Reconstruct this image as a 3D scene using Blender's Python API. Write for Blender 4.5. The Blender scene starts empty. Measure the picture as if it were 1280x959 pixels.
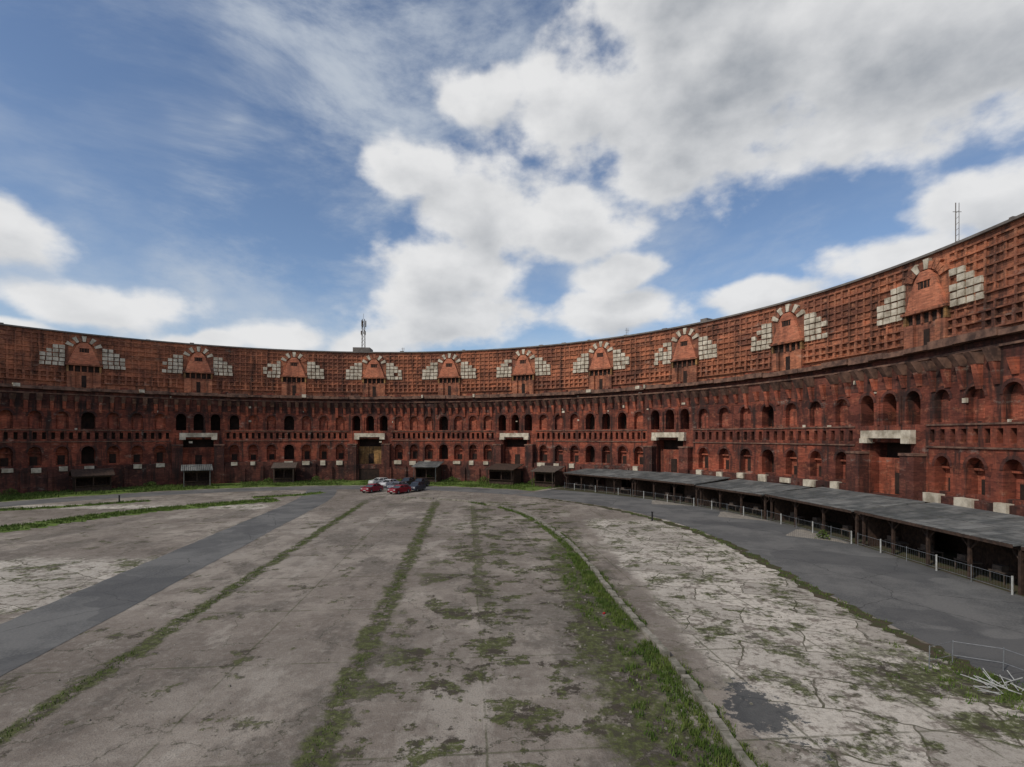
import bpy, math, random
from math import radians, sin, cos, pi, sqrt
from mathutils import Vector
random.seed(7)
scene = bpy.context.scene
CX, CY = -29.0, 50.5
RL, RU = 70.0, 74.6
E = [-119, -90, -60.5, -31.1, -2.6, 25.1, 53.6, 84.5, 113, 141]
DORM = [-105, -90, -75, -60.5, -45.9, -31.1, -16.4, -2.6, 11.2, 25.1, 39.3, 53.6, 68.7, 84.5, 99, 113, 127]
S = lambda deg: radians(deg) * 70.0

def W(s, z, p, R):
    th = s / 70.0
    r = R - p
    if abs(th) <= pi / 2:
        return (CX + r * sin(th), CY + r * cos(th), z)
    sg = 1 if th > 0 else -1
    return (CX + sg * r, CY - (abs(th) - pi / 2) * 70.0, z)

# ------------------------------------------------------------------ nodes
class NT:
    def __init__(self, tree):
        self.t = tree; self.n = tree.nodes; self.l = tree.links
    def _set(self, sock, v):
        if isinstance(v, bpy.types.NodeSocket): self.l.new(v, sock)
        else: sock.default_value = v
    def m(self, op, a, b=None, c=None, clamp=False):
        n = self.n.new('ShaderNodeMath'); n.operation = op; n.use_clamp = clamp
        self._set(n.inputs[0], a)
        if b is not None: self._set(n.inputs[1], b)
        if c is not None: self._set(n.inputs[2], c)
        return n.outputs[0]
    def v(self, op, a, b=None):
        n = self.n.new('ShaderNodeVectorMath'); n.operation = op
        self._set(n.inputs[0], a)
        if b is not None: self._set(n.inputs[1], b)
        return n.outputs['Value'] if op in ('LENGTH', 'DOT_PRODUCT', 'DISTANCE') else n.outputs[0]
    def mr(self, x, a, b, c=0.0, d=1.0, smooth=True):
        n = self.n.new('ShaderNodeMapRange'); n.interpolation_type = 'SMOOTHSTEP' if smooth else 'LINEAR'
        self._set(n.inputs[0], x)
        for i, q in enumerate((a, b, c, d)): self._set(n.inputs[i + 1], q)
        return n.outputs[0]
    def mix(self, f, a, b, mode='MIX'):
        n = self.n.new('ShaderNodeMix'); n.data_type = 'RGBA'; n.blend_type = mode
        self._set(n.inputs[0], f)
        for k, q in ((6, a), (7, b)):
            if isinstance(q, tuple) and len(q) == 3: q = (*q, 1)
            self._set(n.inputs[k], q)
        return n.outputs[2]
    def noise(self, vec, scale, detail=4, rough=0.55, col=False, dist=0.0):
        n = self.n.new('ShaderNodeTexNoise'); n.inputs['Scale'].default_value = scale
        n.inputs['Detail'].default_value = detail; n.inputs['Roughness'].default_value = rough
        n.inputs['Distortion'].default_value = dist
        self.l.new(vec, n.inputs['Vector'])
        return n.outputs['Color'] if col else n.outputs['Fac']
    def vor(self, vec, scale, feature='DISTANCE_TO_EDGE', out='Distance'):
        n = self.n.new('ShaderNodeTexVoronoi'); n.feature = feature; n.voronoi_dimensions = '2D'
        n.inputs['Scale'].default_value = scale; self.l.new(vec, n.inputs['Vector'])
        return n.outputs[out]
    def brick(self, vec, w, h, mortar, c1, c2, cm, bias=0.0, smooth=0.1, out='Color'):
        n = self.n.new('ShaderNodeTexBrick'); self.l.new(vec, n.inputs['Vector'])
        n.inputs['Scale'].default_value = 1.0
        n.inputs['Brick Width'].default_value = w; n.inputs['Row Height'].default_value = h
        n.inputs['Mortar Size'].default_value = mortar; n.inputs['Mortar Smooth'].default_value = smooth
        n.inputs['Bias'].default_value = bias
        n.inputs['Color1'].default_value = (*c1, 1); n.inputs['Color2'].default_value = (*c2, 1)
        n.inputs['Mortar'].default_value = (*cm, 1)
        return n.outputs[out]
    def sep(self, vec):
        n = self.n.new('ShaderNodeSeparateXYZ'); self.l.new(vec, n.inputs[0]); return n.outputs
    def comb(self, x, y, z=0.0):
        n = self.n.new('ShaderNodeCombineXYZ')
        for i, q in enumerate((x, y, z)): self._set(n.inputs[i], q)
        return n.outputs[0]
    def mapv(self, vec, scale=(1, 1, 1), rot=(0, 0, 0), loc=(0, 0, 0)):
        n = self.n.new('ShaderNodeMapping'); self.l.new(vec, n.inputs[0])
        n.inputs['Scale'].default_value = scale; n.inputs['Rotation'].default_value = rot
        n.inputs['Location'].default_value = loc
        return n.outputs[0]

def new_mat(name, rough=0.9):
    mt = bpy.data.materials.new(name); mt.use_nodes = True
    nt = NT(mt.node_tree)
    bs = mt.node_tree.nodes['Principled BSDF']
    bs.inputs['Roughness'].default_value = rough
    bs.inputs['Specular IOR Level'].default_value = 0.25
    return mt, nt, bs
def coords(nt, which='Object'):
    return nt.n.new('ShaderNodeTexCoord').outputs[which]
def bump(nt, bs, h, strength=0.5, dist=0.05):
    b = nt.n.new('ShaderNodeBump'); b.inputs['Strength'].default_value = strength
    b.inputs['Distance'].default_value = dist
    nt.l.new(h, b.inputs['Height']); nt.l.new(b.outputs[0], bs.inputs['Normal'])
def scale3(nt, vec, k):
    sc = nt.n.new('ShaderNodeVectorMath'); sc.operation = 'SCALE'; nt.l.new(vec, sc.inputs[0]); sc.inputs['Scale'].default_value = k
    return sc.outputs[0]

def simple_mat(name, c1, c2, scale=2.0, rough=0.85, metallic=0.0, bstr=0.2, spec=0.25):
    mt, nt, bs = new_mat(name, rough)
    co = coords(nt)
    n = nt.noise(co, scale, 4, 0.65)
    nt.l.new(nt.mix(nt.mr(n, 0.3, 0.7), c1, c2), bs.inputs['Base Color'])
    bs.inputs['Metallic'].default_value = metallic
    bs.inputs['Specular IOR Level'].default_value = spec
    if bstr: bump(nt, bs, n, bstr, 0.03)
    return mt

def brick_mat(name, ca, cb, cc, dark=0.75, pale=0.35, patchw=3.5, patchh=1.0, pstr=.75):
    mt, nt, bs = new_mat(name, 0.92)
    uv = coords(nt, 'UV')
    wuv = nt.v('ADD', uv, scale3(nt, nt.noise(uv, 0.9, 2, 0.6, col=True), .9))
    n1 = nt.noise(uv, 0.13, 5, 0.65)
    n2 = nt.noise(uv, 1.1, 5, 0.7)
    col = nt.mix(nt.mr(n1, 0.40, 0.60), ca, cb)
    patch = nt.brick(wuv, patchw, patchh, 0.0, (0.5, 0.5, 0.52), (1.45, 1.38, 1.3), (1, 1, 1))
    col = nt.mix(pstr, col, patch, 'MULTIPLY')
    col = nt.mix(nt.mr(n2, 0.5, 0.70, 0, 0.75), col, cc)
    bk = nt.brick(uv, 0.46, 0.15, 0.014, (0.58, 0.58, 0.58), (1.32, 1.27, 1.22), (1.0, 1.05, 1.1))
    col = nt.mix(0.8, col, bk, 'MULTIPLY')
    st = nt.noise(nt.mapv(uv, (0.9, 0.1, 1)), 1.0, 5, 0.65)
    col = nt.mix(nt.mr(st, 0.47, 0.64, 0, dark), col, (0.026, 0.019, 0.017))
    ef = nt.noise(nt.mapv(uv, (0.35, 0.6, 1), loc=(31, 7, 0)), 1.0, 6, 0.72)
    col = nt.mix(nt.mr(ef, 0.58, 0.70, 0, pale), col, (0.40, 0.34, 0.28))
    nt.l.new(col, bs.inputs['Base Color'])
    bump(nt, bs, n2, 0.5, 0.04)
    return mt

M = {}
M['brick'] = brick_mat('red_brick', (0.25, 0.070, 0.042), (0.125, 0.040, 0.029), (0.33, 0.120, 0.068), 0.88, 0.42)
M['brick_back'] = brick_mat('niche_brick', (0.36, 0.105, 0.06), (0.22, 0.064, 0.042), (0.42, 0.18, 0.11), 0.6, 0.45)
M['brick_dark'] = brick_mat('dark_brick', (0.13, 0.046, 0.034), (0.065, 0.029, 0.025), (0.21, 0.085, 0.055), 0.8, 0.3)
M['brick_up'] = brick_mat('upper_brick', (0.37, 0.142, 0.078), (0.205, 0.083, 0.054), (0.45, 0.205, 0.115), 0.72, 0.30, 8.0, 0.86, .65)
M['render'] = brick_mat('orange_clinker', (0.50, 0.185, 0.105), (0.42, 0.15, 0.088), (0.50, 0.22, 0.13), 0.35, 0.15, pstr=.25)
M['stone'] = simple_mat('pale_stone', (0.66, 0.59, 0.47), (0.30, 0.255, 0.19), 0.9, 0.9, bstr=0.4)
M['corbel'] = simple_mat('weathered_corbel', (0.24, 0.135, 0.095), (0.065, 0.040, 0.033), 0.9, 0.95, bstr=0.4)
M['dark'] = simple_mat('painted_interior_shade', (0.020, 0.014, 0.012), (0.045, 0.027, 0.021), 1.0, 1.0, bstr=0)  # near-black colour stands in for the shade inside openings
M['coping'] = simple_mat('coping', (0.12, 0.10, 0.09), (0.20, 0.18, 0.16), 0.6, 0.8)
M['yellow'] = brick_mat('yellow_tint_and_painted_glow', (0.34, 0.20, 0.08), (0.22, 0.12, 0.05), (0.40, 0.25, 0.10))  # yellow colour; in the portal it paints the warm light inside
M['wood'] = simple_mat('dark_wood', (0.075, 0.045, 0.032), (0.028, 0.019, 0.015), 3.0, 0.8)
M['wood2'] = simple_mat('grey_wood', (0.12, 0.09, 0.07), (0.05, 0.04, 0.035), 3.0, 0.85)
M['steel'] = simple_mat('galvanised_steel', (0.30, 0.31, 0.32), (0.20, 0.21, 0.22), 5.0, 0.55, 0.5, 0.0, 0.5)
M['white'] = simple_mat('white_plastic', (0.48, 0.48, 0.46), (0.33, 0.33, 0.31), 3.0, 0.6, bstr=0)
M['rubber'] = simple_mat('rubber', (0.02, 0.02, 0.02), (0.03, 0.03, 0.03), 3, 0.9, bstr=0)
M['kerb'] = simple_mat('kerb_concrete', (0.30, 0.27, 0.23), (0.12, 0.115, 0.085), 1.6, 0.95, bstr=0.5)
M['glass'] = simple_mat('car_glass', (0.02, 0.025, 0.03), (0.03, 0.035, 0.04), 1, .12, bstr=0, spec=.6)
M['redl'] = simple_mat('tail_light_red', (0.35, .02, .02), (.3, .02, .02), 1, .4, bstr=0)

mt, nt, bs = new_mat('corrugated_roof', 0.75)
co = coords(nt); x, y, z = nt.sep(co)
wv = nt.m('SINE', nt.m('MULTIPLY', x, 2 * pi / 0.32))
c = nt.mix(nt.mr(nt.noise(co, 0.5, 5, 0.65), 0.38, 0.62), (0.095, 0.10, 0.098), (0.19, 0.19, 0.18))
sheet = nt.brick(co, 1.1, 2.4, 0.04, (0.72, 0.72, 0.72), (1.2, 1.2, 1.2), (0.35, 0.35, 0.35))
c = nt.mix(0.9, c, sheet, 'MULTIPLY')
c = nt.mix(nt.mr(nt.noise(co, 1.5, 5, 0.7), 0.55, 0.70, 0, 0.6), c, (0.06, 0.065, 0.04))
nt.l.new(c, bs.inputs['Base Color']); bump(nt, bs, wv, 0.8, 0.05)
M['roof'] = mt

mt, nt, bs = new_mat('asphalt', 0.9)
co = coords(nt)
n = nt.noise(co, 0.22, 6, 0.68); n2 = nt.noise(co, 9.0, 4, 0.7)
c = nt.mix(nt.mr(n, 0.40, 0.60), (0.078, 0.078, 0.078), (0.132, 0.129, 0.124))
c = nt.mix(nt.mr(n2, 0.35, 0.70, 0, 0.5), c, (0.19, 0.183, 0.17))
wc = nt.v('ADD', co, nt.noise(co, 0.8, 3, 0.6, col=True))
c = nt.mix(nt.mr(nt.vor(wc, 0.12), 0.0, 0.007, 0.7, 0), c, (0.03, 0.03, 0.03))
pt = nt.noise(nt.mapv(co, loc=(50, 3, 0)), 0.12, 3, 0.5)
c = nt.mix(nt.mr(pt, 0.56, 0.57, 0, 0.45), c, (0.062, 0.062, 0.064))
nt.l.new(c, bs.inputs['Base Color']); bump(nt, bs, n2, 0.35, 0.02)
M['asphalt'] = mt

mt, nt, bs = new_mat('grass_blades', 0.8)
co = coords(nt)
c = nt.mix(nt.mr(nt.noise(co, 0.8, 4, 0.7), 0.35, 0.65), (0.05, 0.095, 0.014), (0.11, 0.15, 0.03))
c = nt.mix(nt.mr(nt.noise(co, 5, 2, 0.6), 0.55, 0.7, 0, 0.6), c, (0.15, 0.14, 0.055))
nt.l.new(c, bs.inputs['Base Color']); M['blade'] = mt
mt, nt, bs = new_mat('lawn_ground', 0.95)
co = coords(nt)
n3 = nt.noise(co, 1.5, 5, 0.7)
c = nt.mix(nt.mr(n3, 0.35, 0.65), (0.06, 0.10, 0.018), (0.13, 0.18, 0.036))
c = nt.mix(nt.mr(nt.noise(co, 0.35, 6, 0.7), 0.58, 0.68, 0, 0.95), c, (0.19, 0.165, 0.13))
nt.l.new(c, bs.inputs['Base Color']); bump(nt, bs, n3, 0.8, 0.1)
M['lawn'] = mt
M['soil'] = simple_mat('mossy_soil', (0.045, 0.055, 0.02), (0.07, 0.05, 0.035), 1.2, 1.0, bstr=0.8)
mt, nt, bs = new_mat('cobble_apron', 0.9)
co = coords(nt)
c = nt.brick(nt.mapv(co, rot=(0, 0, 0.5)), 0.35, 0.25, 0.03, (0.24, 0.21, 0.18), (0.36, 0.32, 0.27), (0.13, 0.12, 0.10))
c = nt.mix(nt.mr(nt.noise(co, 0.6, 4, 0.6), 0.5, 0.7, 0, 0.7), c, (0.16, 0.14, 0.12))
nt.l.new(c, bs.inputs['Base Color']); M['apron'] = mt

# ---------------------------------------------------------------- plaza / ground material
mt, nt, bs = new_mat('weathered_concrete', 0.95)
co = coords(nt); X, Y, Z = nt.sep(co)
q = nt.m('ADD', X, nt.m('MULTIPLY', Y, 0.085))
t = nt.m('SUBTRACT', Y, nt.m('MULTIPLY', X, 0.085))
qt = nt.comb(q, t)
nA = nt.noise(co, 0.06, 6, 0.66); nB = nt.noise(co, 0.42, 7, 0.72); nC = nt.noise(co, 3.0, 5, 0.72); nD = nt.noise(co, 14.0, 3, 0.7)
c = nt.mix(nt.mr(nA, 0.40, 0.60), (0.190, 0.160, 0.135), (0.305, 0.268, 0.228))
slab = nt.brick(nt.mapv(qt, loc=(4.7, 1.5, 0)), 10.7, 7.3, 0.0, (0.82, 0.81, 0.80), (1.16, 1.14, 1.12), (1, 1, 1))
c = nt.mix(0.6, c, slab, 'MULTIPLY')
c = nt.mix(nt.mr(nB, 0.43, 0.60, 0, 0.65), c, (0.145, 0.118, 0.098))
st = nt.noise(nt.mapv(co, (1, .5, 1), loc=(14, 8, 0)), 0.20, 7, 0.7)
c = nt.mix(nt.mr(st, 0.52, 0.58, 0, 0.6), c, (0.100, 0.085, 0.071))
c = nt.mix(nt.mr(st, 0.36, 0.44, 0.5, 0), c, (0.39, 0.35, 0.30))
c = nt.mix(nt.mr(nC, 0.45, 0.75, 0, 0.5), c, (0.34, 0.31, 0.265))
c = nt.mix(nt.mr(nD, 0.48, 0.70, 0, 0.55), c, (0.10, 0.085, 0.07))
def band(v, a0, a1, soft):
    return nt.m('MULTIPLY', nt.mr(v, a0, a0 + soft), nt.mr(v, a1 - soft, a1, 1, 0))
wX = nt.m('ADD', X, nt.mr(nB, 0, 1, -2.2, 2.2, False))
wY = nt.m('ADD', Y, nt.mr(nB, 0, 1, 5, -5, False))
paleR = nt.m('MULTIPLY', band(wX, 8.2, 20.3, 1.0), band(wY, -20, 66, 5))
paleL = nt.m('MULTIPLY', band(wX, -47, -27.0, 1.0), band(wY, 29, 44, 1.5))
paleL2 = nt.m('MULTIPLY', band(wX, -80, -34.0, 1.5), band(wY, 72, 78, 1.5))
pale = nt.m('MAXIMUM', paleR, nt.m('MAXIMUM', paleL, paleL2))
wsl = nt.v('ADD', co, scale3(nt, nt.noise(co, 0.35, 3, .6, col=True), 1.3))
ps = nt.brick(nt.mapv(wsl, rot=(0, 0, 0.42)), 5.6, 2.9, 0.045, (0.60, 0.545, 0.47), (0.36, 0.325, 0.28), (0.09, 0.085, 0.055), smooth=.3)
ps = nt.mix(nt.mr(nC, 0.42, 0.65, 0, 0.6), ps, (0.25, 0.22, 0.185))
ps = nt.mix(nt.mr(nt.noise(co, 0.75, 7, 0.76), 0.51, 0.61, 0, 0.85), ps, (0.16, 0.132, 0.108))
ps = nt.mix(nt.mr(nD, 0.50, 0.72, 0, 0.5), ps, (0.12, 0.10, 0.08))
c = nt.mix(nt.m('MULTIPLY', pale, nt.mr(nA, 0.2, 0.5, 0.55, 0.97)), c, ps)
wc = nt.v('ADD', co, scale3(nt, nt.noise(co, 0.9, 5, 0.7, col=True), 2.0))
c = nt.mix(nt.m('MULTIPLY', nt.mr(nt.vor(wc, 0.16), 0.0, 0.010, 0.8, 0), nt.mr(nB, .36, .52)), c, (0.055, 0.052, 0.034))
dj = nt.m('PINGPONG', nt.m('ADD', nt.m('ADD', q, nt.mr(nB, 0, 1, -.12, .12, False)), 4.7 + 53.5), 2.675)
dt = nt.m('PINGPONG', nt.m('ADD', t, 100), 3.65)
thin = nt.m('MULTIPLY', nt.m('MAXIMUM', nt.mr(dj, 0.0, 0.08, 1, 0), nt.mr(dt, 0.0, 0.10, 1, 0)), nt.mr(nB, 0.38, 0.55))
c = nt.mix(nt.m('MULTIPLY', thin, 0.75), c, (0.075, 0.075, 0.04))
nW = nt.noise(co, 0.5, 5, 0.72)
wob = nt.mr(nW, 0.2, 0.8, -0.6, 0.6, False)
qw = nt.m('ADD', q, wob)
nT = nt.noise(nt.mapv(co, loc=(9, 4, 0)), 0.9, 6, 0.75)
thr = nt.mr(nT, 0.40, 0.48)
def joint(q0, w, y0, y1):
    a = nt.mr(nt.m('ABSOLUTE', nt.m('SUBTRACT', qw, q0)), w * 0.5, w, 1, 0)
    return nt.m('MULTIPLY', nt.m('MULTIPLY', a, thr), band(Y, y0, y1, 6))
j = nt.m('MAXIMUM', joint(-4.7, 0.8, -30, 84), joint(-15.4, 0.65, -30, 84))
j = nt.m('MAXIMUM', j, nt.m('MULTIPLY', joint(0.9, 0.5, 30, 80), 0.8))
fm = nt.noise(nt.mapv(co, (1, 1.0, 1), loc=(2.5, 11.3, 0)), 0.38, 8, 0.74)
zone = nt.m('MULTIPLY', band(wX, -8, 9, 3.5), band(Y, 10, 84, 5))
f1 = nt.m('MULTIPLY', nt.mr(fm, 0.51, 0.55), zone)
f2 = nt.m('MULTIPLY', nt.mr(nT, 0.33, 0.46), band(nt.m('ADD', X, nt.m('MULTIPLY', wob, 3)), 2.4, 7.1, 1.6))
f2 = nt.m('MULTIPLY', f2, band(Y, 5, 54, 6))
f3 = nt.m('MULTIPLY', nt.mr(fm, 0.575, 0.62), 0.85)
f4 = nt.m('MULTIPLY', nt.mr(fm, 0.44, 0.50), nt.m('MULTIPLY', band(wX, 14.5, 20.8, 1.5), band(Y, 14, 27, 4)))
f5 = nt.m('MULTIPLY', nt.mr(fm, 0.50, 0.55), nt.m('MULTIPLY', pale, nt.mr(nT, .4, .55)))
moss = nt.m('MAXIMUM', nt.m('MAXIMUM', j, f1), nt.m('MAXIMUM', nt.m('MAXIMUM', f2, f5), nt.m('MAXIMUM', f3, f4)))
moss = nt.m('MULTIPLY', moss, nt.mr(nC, 0.34, 0.48, 0.3, 0.95))
mcol = nt.mix(nt.mr(nC, 0.40, 0.62), (0.088, 0.104, 0.026), (0.045, 0.042, 0.024))
mcol = nt.mix(nt.mr(nT, 0.42, 0.52), (0.048, 0.038, 0.028), mcol)
c = nt.mix(moss, c, mcol)
dx = nt.m('DIVIDE', nt.m('SUBTRACT', wX, 9.0), 1.25); dy = nt.m('DIVIDE', nt.m('SUBTRACT', wY, 19.3), 2.4)
rr = nt.m('ADD', nt.m('ADD', nt.m('MULTIPLY', dx, dx), nt.m('MULTIPLY', dy, dy)), nt.mr(nC, .3, .7, -.5, .5))
c = nt.mix(nt.mr(rr, 0.6, 0.95, 0.9, 0), c, (0.052, 0.055, 0.058))
nt.l.new(c, bs.inputs['Base Color'])
bump(nt, bs, nt.m('ADD', nt.m('ADD', nC, nD), moss), 0.6, 0.06)
M['plaza'] = mt

# ------------------------------------------------------------------ mesh helpers
def link(ob, parent=None):
    scene.collection.objects.link(ob)
    if parent: ob.parent = parent
    return ob
def mk(name, verts, faces, mat, parent=None, uvs=None):
    me = bpy.data.meshes.new(name); me.from_pydata(verts, [], faces)
    if uvs:
        ul = me.uv_layers.new(name='UVMap')
        flat = []
        for f in faces:
            for i in f: flat += [uvs[i][0], uvs[i][1]]
        ul.data.foreach_set('uv', flat)
    me.materials.append(mat); me.update()
    return link(bpy.data.objects.new(name, me), parent)
def empty(name, loc=(0, 0, 0), rz=0.0):
    e = bpy.data.objects.new(name, None); e.empty_display_size = 0.5
    e.location = loc; e.rotation_euler = (0, 0, rz)
    return link(e)

class WB:   # wall builder in (s,z,p)
    def __init__(self, R): self.R = R; self.v = []; self.f = []; self.uv = []
    def q(self, *pts):
        b = len(self.v)
        for (s, z, p) in pts:
            self.v.append(W(s, z, p, self.R)); self.uv.append((s + p * 0.9, z))
        self.f.append(tuple(range(b, b + len(pts))))
    def rect(self, s0, s1, z0, z1, p):
        n = max(1, int((s1 - s0) / 2.5 + 0.5))
        for i in range(n):
            a = s0 + (s1 - s0) * i / n; c = s0 + (s1 - s0) * (i + 1) / n
            self.q((a, z0, p), (c, z0, p), (c, z1, p), (a, z1, p))
    def ledge(self, s0, s1, z, p0, p1):
        n = max(1, int((s1 - s0) / 2.5 + 0.5))
        for i in range(n):
            a = s0 + (s1 - s0) * i / n; c = s0 + (s1 - s0) * (i + 1) / n
            b = len(self.v)
            for (s, zz, p) in ((a, z, p0), (c, z, p0), (c, z, p1), (a, z, p1)):
                self.v.append(W(s, zz, p, self.R)); self.uv.append((s, zz + p))
            self.f.append((b, b + 1, b + 2, b + 3))
    def box(self, s0, s1, z0, z1, p0, p1, ends=True, bottom=True, top=True, taper=0.0):
        if taper:
            self.q((s0, z0, p0 + taper), (s1, z0, p0 + taper), (s1, z1, p1), (s0, z1, p1))
            self.q((s0, z0, p0), (s0, z0, p0 + taper), (s0, z1, p1), (s0, z1, p0))
            self.q((s1, z0, p0), (s1, z0, p0 + taper), (s1, z1, p1), (s1, z1, p0))
            self.ledge(s0, s1, z1, p0, p1); self.ledge(s0, s1, z0, p0, p0 + taper)
            return
        self.rect(s0, s1, z0, z1, p1)
        if ends:
            self.q((s0, z0, p0), (s0, z0, p1), (s0, z1, p1), (s0, z1, p0))
            self.q((s1, z0, p0), (s1, z0, p1), (s1, z1, p1), (s1, z1, p0))
        if top: self.ledge(s0, s1, z1, p0, p1)
        if bottom: self.ledge(s0, s1, z0, p0, p1)
    def panel(self, s0, s1, z0, z1, a, c, zb, zs, zt, depth, back, trim=None, p=0.0):
        self.rect(s0, a, z0, z1, p); self.rect(c, s1, z0, z1, p)
        if zb > z0: self.rect(a, c, z0, zb, p)
        n = 1 if zt == zs else 8
        pts = []
        for i in range(n + 1):
            u = i / n
            pts.append((a + (c - a) * u, zs + (zt - zs) * (sqrt(max(0, 1 - (2 * u - 1) ** 2)) if n > 1 else 0)))
        d = p - depth
        for i in range(n):
            (sa, za), (sb, zb2) = pts[i], pts[i + 1]
            self.q((sa, za, p), (sb, zb2, p), (sb, z1, p), (sa, z1, p))
            self.q((sa, za, p), (sb, zb2, p), (sb, zb2, d), (sa, za, d))
            back.q((sa, zb, d), (sb, zb, d), (sb, zb2, d), (sa, za, d))
        self.q((a, zb, p), (a, zs, p), (a, zs, d), (a, zb, d))
        self.q((c, zb, p), (c, zs, p), (c, zs, d), (c, zb, d))
        self.ledge(a, c, zb, d, p)
        if trim is not None and n > 1:
            w = 0.32; mid = (a + c) / 2; hw = (c - a) / 2
            out = []; inn = []
            for i in range(n + 1):
                ang = pi - pi * i / n
                out.append((mid + (hw + w) * cos(ang), zs + (zt - zs + w) * sin(ang)))
                inn.append((mid + hw * cos(ang), zs + (zt - zs) * sin(ang)))
            for i in range(n):
                trim.q((inn[i][0], inn[i][1], p + .05), (inn[i + 1][0], inn[i + 1][1], p + .05), (out[i + 1][0], out[i + 1][1], p + .05), (out[i][0], out[i][1], p + .05))
    def make(self, name, mat, parent):
        return mk(name, self.v, self.f, mat, parent, self.uv)

class LB:   # local cartesian builder
    def __init__(self): self.v = []; self.f = []
    def box(self, x0, x1, y0, y1, z0, z1, tx=0, ty=0):
        b = len(self.v)
        self.v += [(x0, y0, z0), (x1, y0, z0), (x1, y1, z0), (x0, y1, z0), (x0 + tx, y0 + ty, z1), (x1 - tx, y0 + ty, z1), (x1 - tx, y1 - ty, z1), (x0 + tx, y1 - ty, z1)]
        self.f += [tuple(b + i for i in f) for f in ((0, 3, 2, 1), (4, 5, 6, 7), (0, 1, 5, 4), (1, 2, 6, 5), (2, 3, 7, 6), (3, 0, 4, 7))]
    def poly(self, pts):
        b = len(self.v); self.v += pts; self.f.append(tuple(range(b, b + len(pts))))
    def bar(self, a, c, r, n=6):
        ax = [c[i] - a[i] for i in range(3)]; L = sqrt(sum(t * t for t in ax)) or 1
        ax = [t / L for t in ax]
        up = (0, 0, 1) if abs(ax[2]) < 0.9 else (1, 0, 0)
        u = (ax[1] * up[2] - ax[2] * up[1], ax[2] * up[0] - ax[0] * up[2], ax[0] * up[1] - ax[1] * up[0])
        l = sqrt(sum(t * t for t in u)); u = [t / l for t in u]
        w = (ax[1] * u[2] - ax[2] * u[1], ax[2] * u[0] - ax[0] * u[2], ax[0] * u[1] - ax[1] * u[0])
        b = len(self.v)
        for e in (a, c):
            for i in range(n):
                t = 2 * pi * i / n
                self.v.append(tuple(e[k] + r * (cos(t) * u[k] + sin(t) * w[k]) for k in range(3)))
        for i in range(n):
            self.f.append((b + i, b + (i + 1) % n, b + n + (i + 1) % n, b + n + i))
        self.f.append(tuple(b + i for i in range(n))); self.f.append(tuple(b + n + i for i in range(n)))
    def make(self, name, mat, parent=None): return mk(name, self.v, self.f, mat, parent)

# ================================================================== the hall
hall = empty('brick_congress_hall')
face = WB(RL); back = WB(RL); darkb = WB(RL); trim = WB(RL); stone = WB(RL); corb = WB(RL); plinth = WB(RL); string = WB(RL); yel = WB(RL); frieze = WB(RL); pil = WB(RL)
PH = 4.8
for i in range(len(E) - 1):
    sa, sb = S(E[i]) + PH, S(E[i + 1]) - PH
    n = 7; w = (sb - sa) / n
    for k in range(n):
        s0 = sa + k * w; s1 = s0 + w; sm = (s0 + s1) / 2
        mid = (k == 3)
        hw = 1.05 if mid else 0.95 + random.uniform(-.04, .04)
        op = mid or random.random() < 0.06
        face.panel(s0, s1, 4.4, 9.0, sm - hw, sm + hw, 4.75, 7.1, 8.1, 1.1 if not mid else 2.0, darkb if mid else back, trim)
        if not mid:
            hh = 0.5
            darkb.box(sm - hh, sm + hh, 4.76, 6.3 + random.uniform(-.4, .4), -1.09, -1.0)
            back.box(sm - hw + .02, sm + hw - .02, 6.9, 7.1, -1.09, -.7)
        for j2 in range(3):
            a0 = s0 + w * j2 / 3; a1 = s0 + w * (j2 + 1) / 3; am = (a0 + a1) / 2
            face.panel(a0, a1, 9.0, 11.0, am - .28, am + .28, 9.4, 10.65, 10.65, 0.6, darkb)
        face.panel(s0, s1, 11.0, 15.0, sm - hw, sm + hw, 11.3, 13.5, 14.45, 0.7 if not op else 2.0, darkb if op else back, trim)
        if not op: back.box(sm - .62, sm + .62, 11.32, 13.3, -.69, -.52)
        if random.random() < 0.8:
            hw2 = random.uniform(.45, .95)
            stone.box(sm - hw2, sm + hw2, 3.55 + random.uniform(-.1, .25), 4.46 + random.uniform(-.1, .1), 0.5, 1.15)
        plinth.box(s0 - .3, s0 + .3, 0, 4.1 + random.uniform(-1.2, 0), 0.8, 1.25)
    string.box(sa, sb, 8.86, 9.02, -.1, .14); string.box(sa, sb, 10.98, 11.14, -.1, .12)
    plinth.rect(sa, sb, 0, 4.4, 0.9); plinth.ledge(sa, sb, 4.4, 0, 0.9)
    nb = 15
    for k in range(nb):
        sm = sa + (sb - sa) * (k + .5) / nb
        hw = .27 + random.uniform(-.04, .04)
        pil.box(sm - hw, sm + hw, 14.9 + random.uniform(-.9, .4), 16.4, 0.0, 0.6, taper=0.15)
        if random.random() < .93:
            corb.box(sm - hw - .06, sm + hw + .06, 16.3, 17.35 + random.uniform(-.15, .15), 0.0, 1.3 + random.uniform(-.2, .15), taper=0.6)
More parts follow.
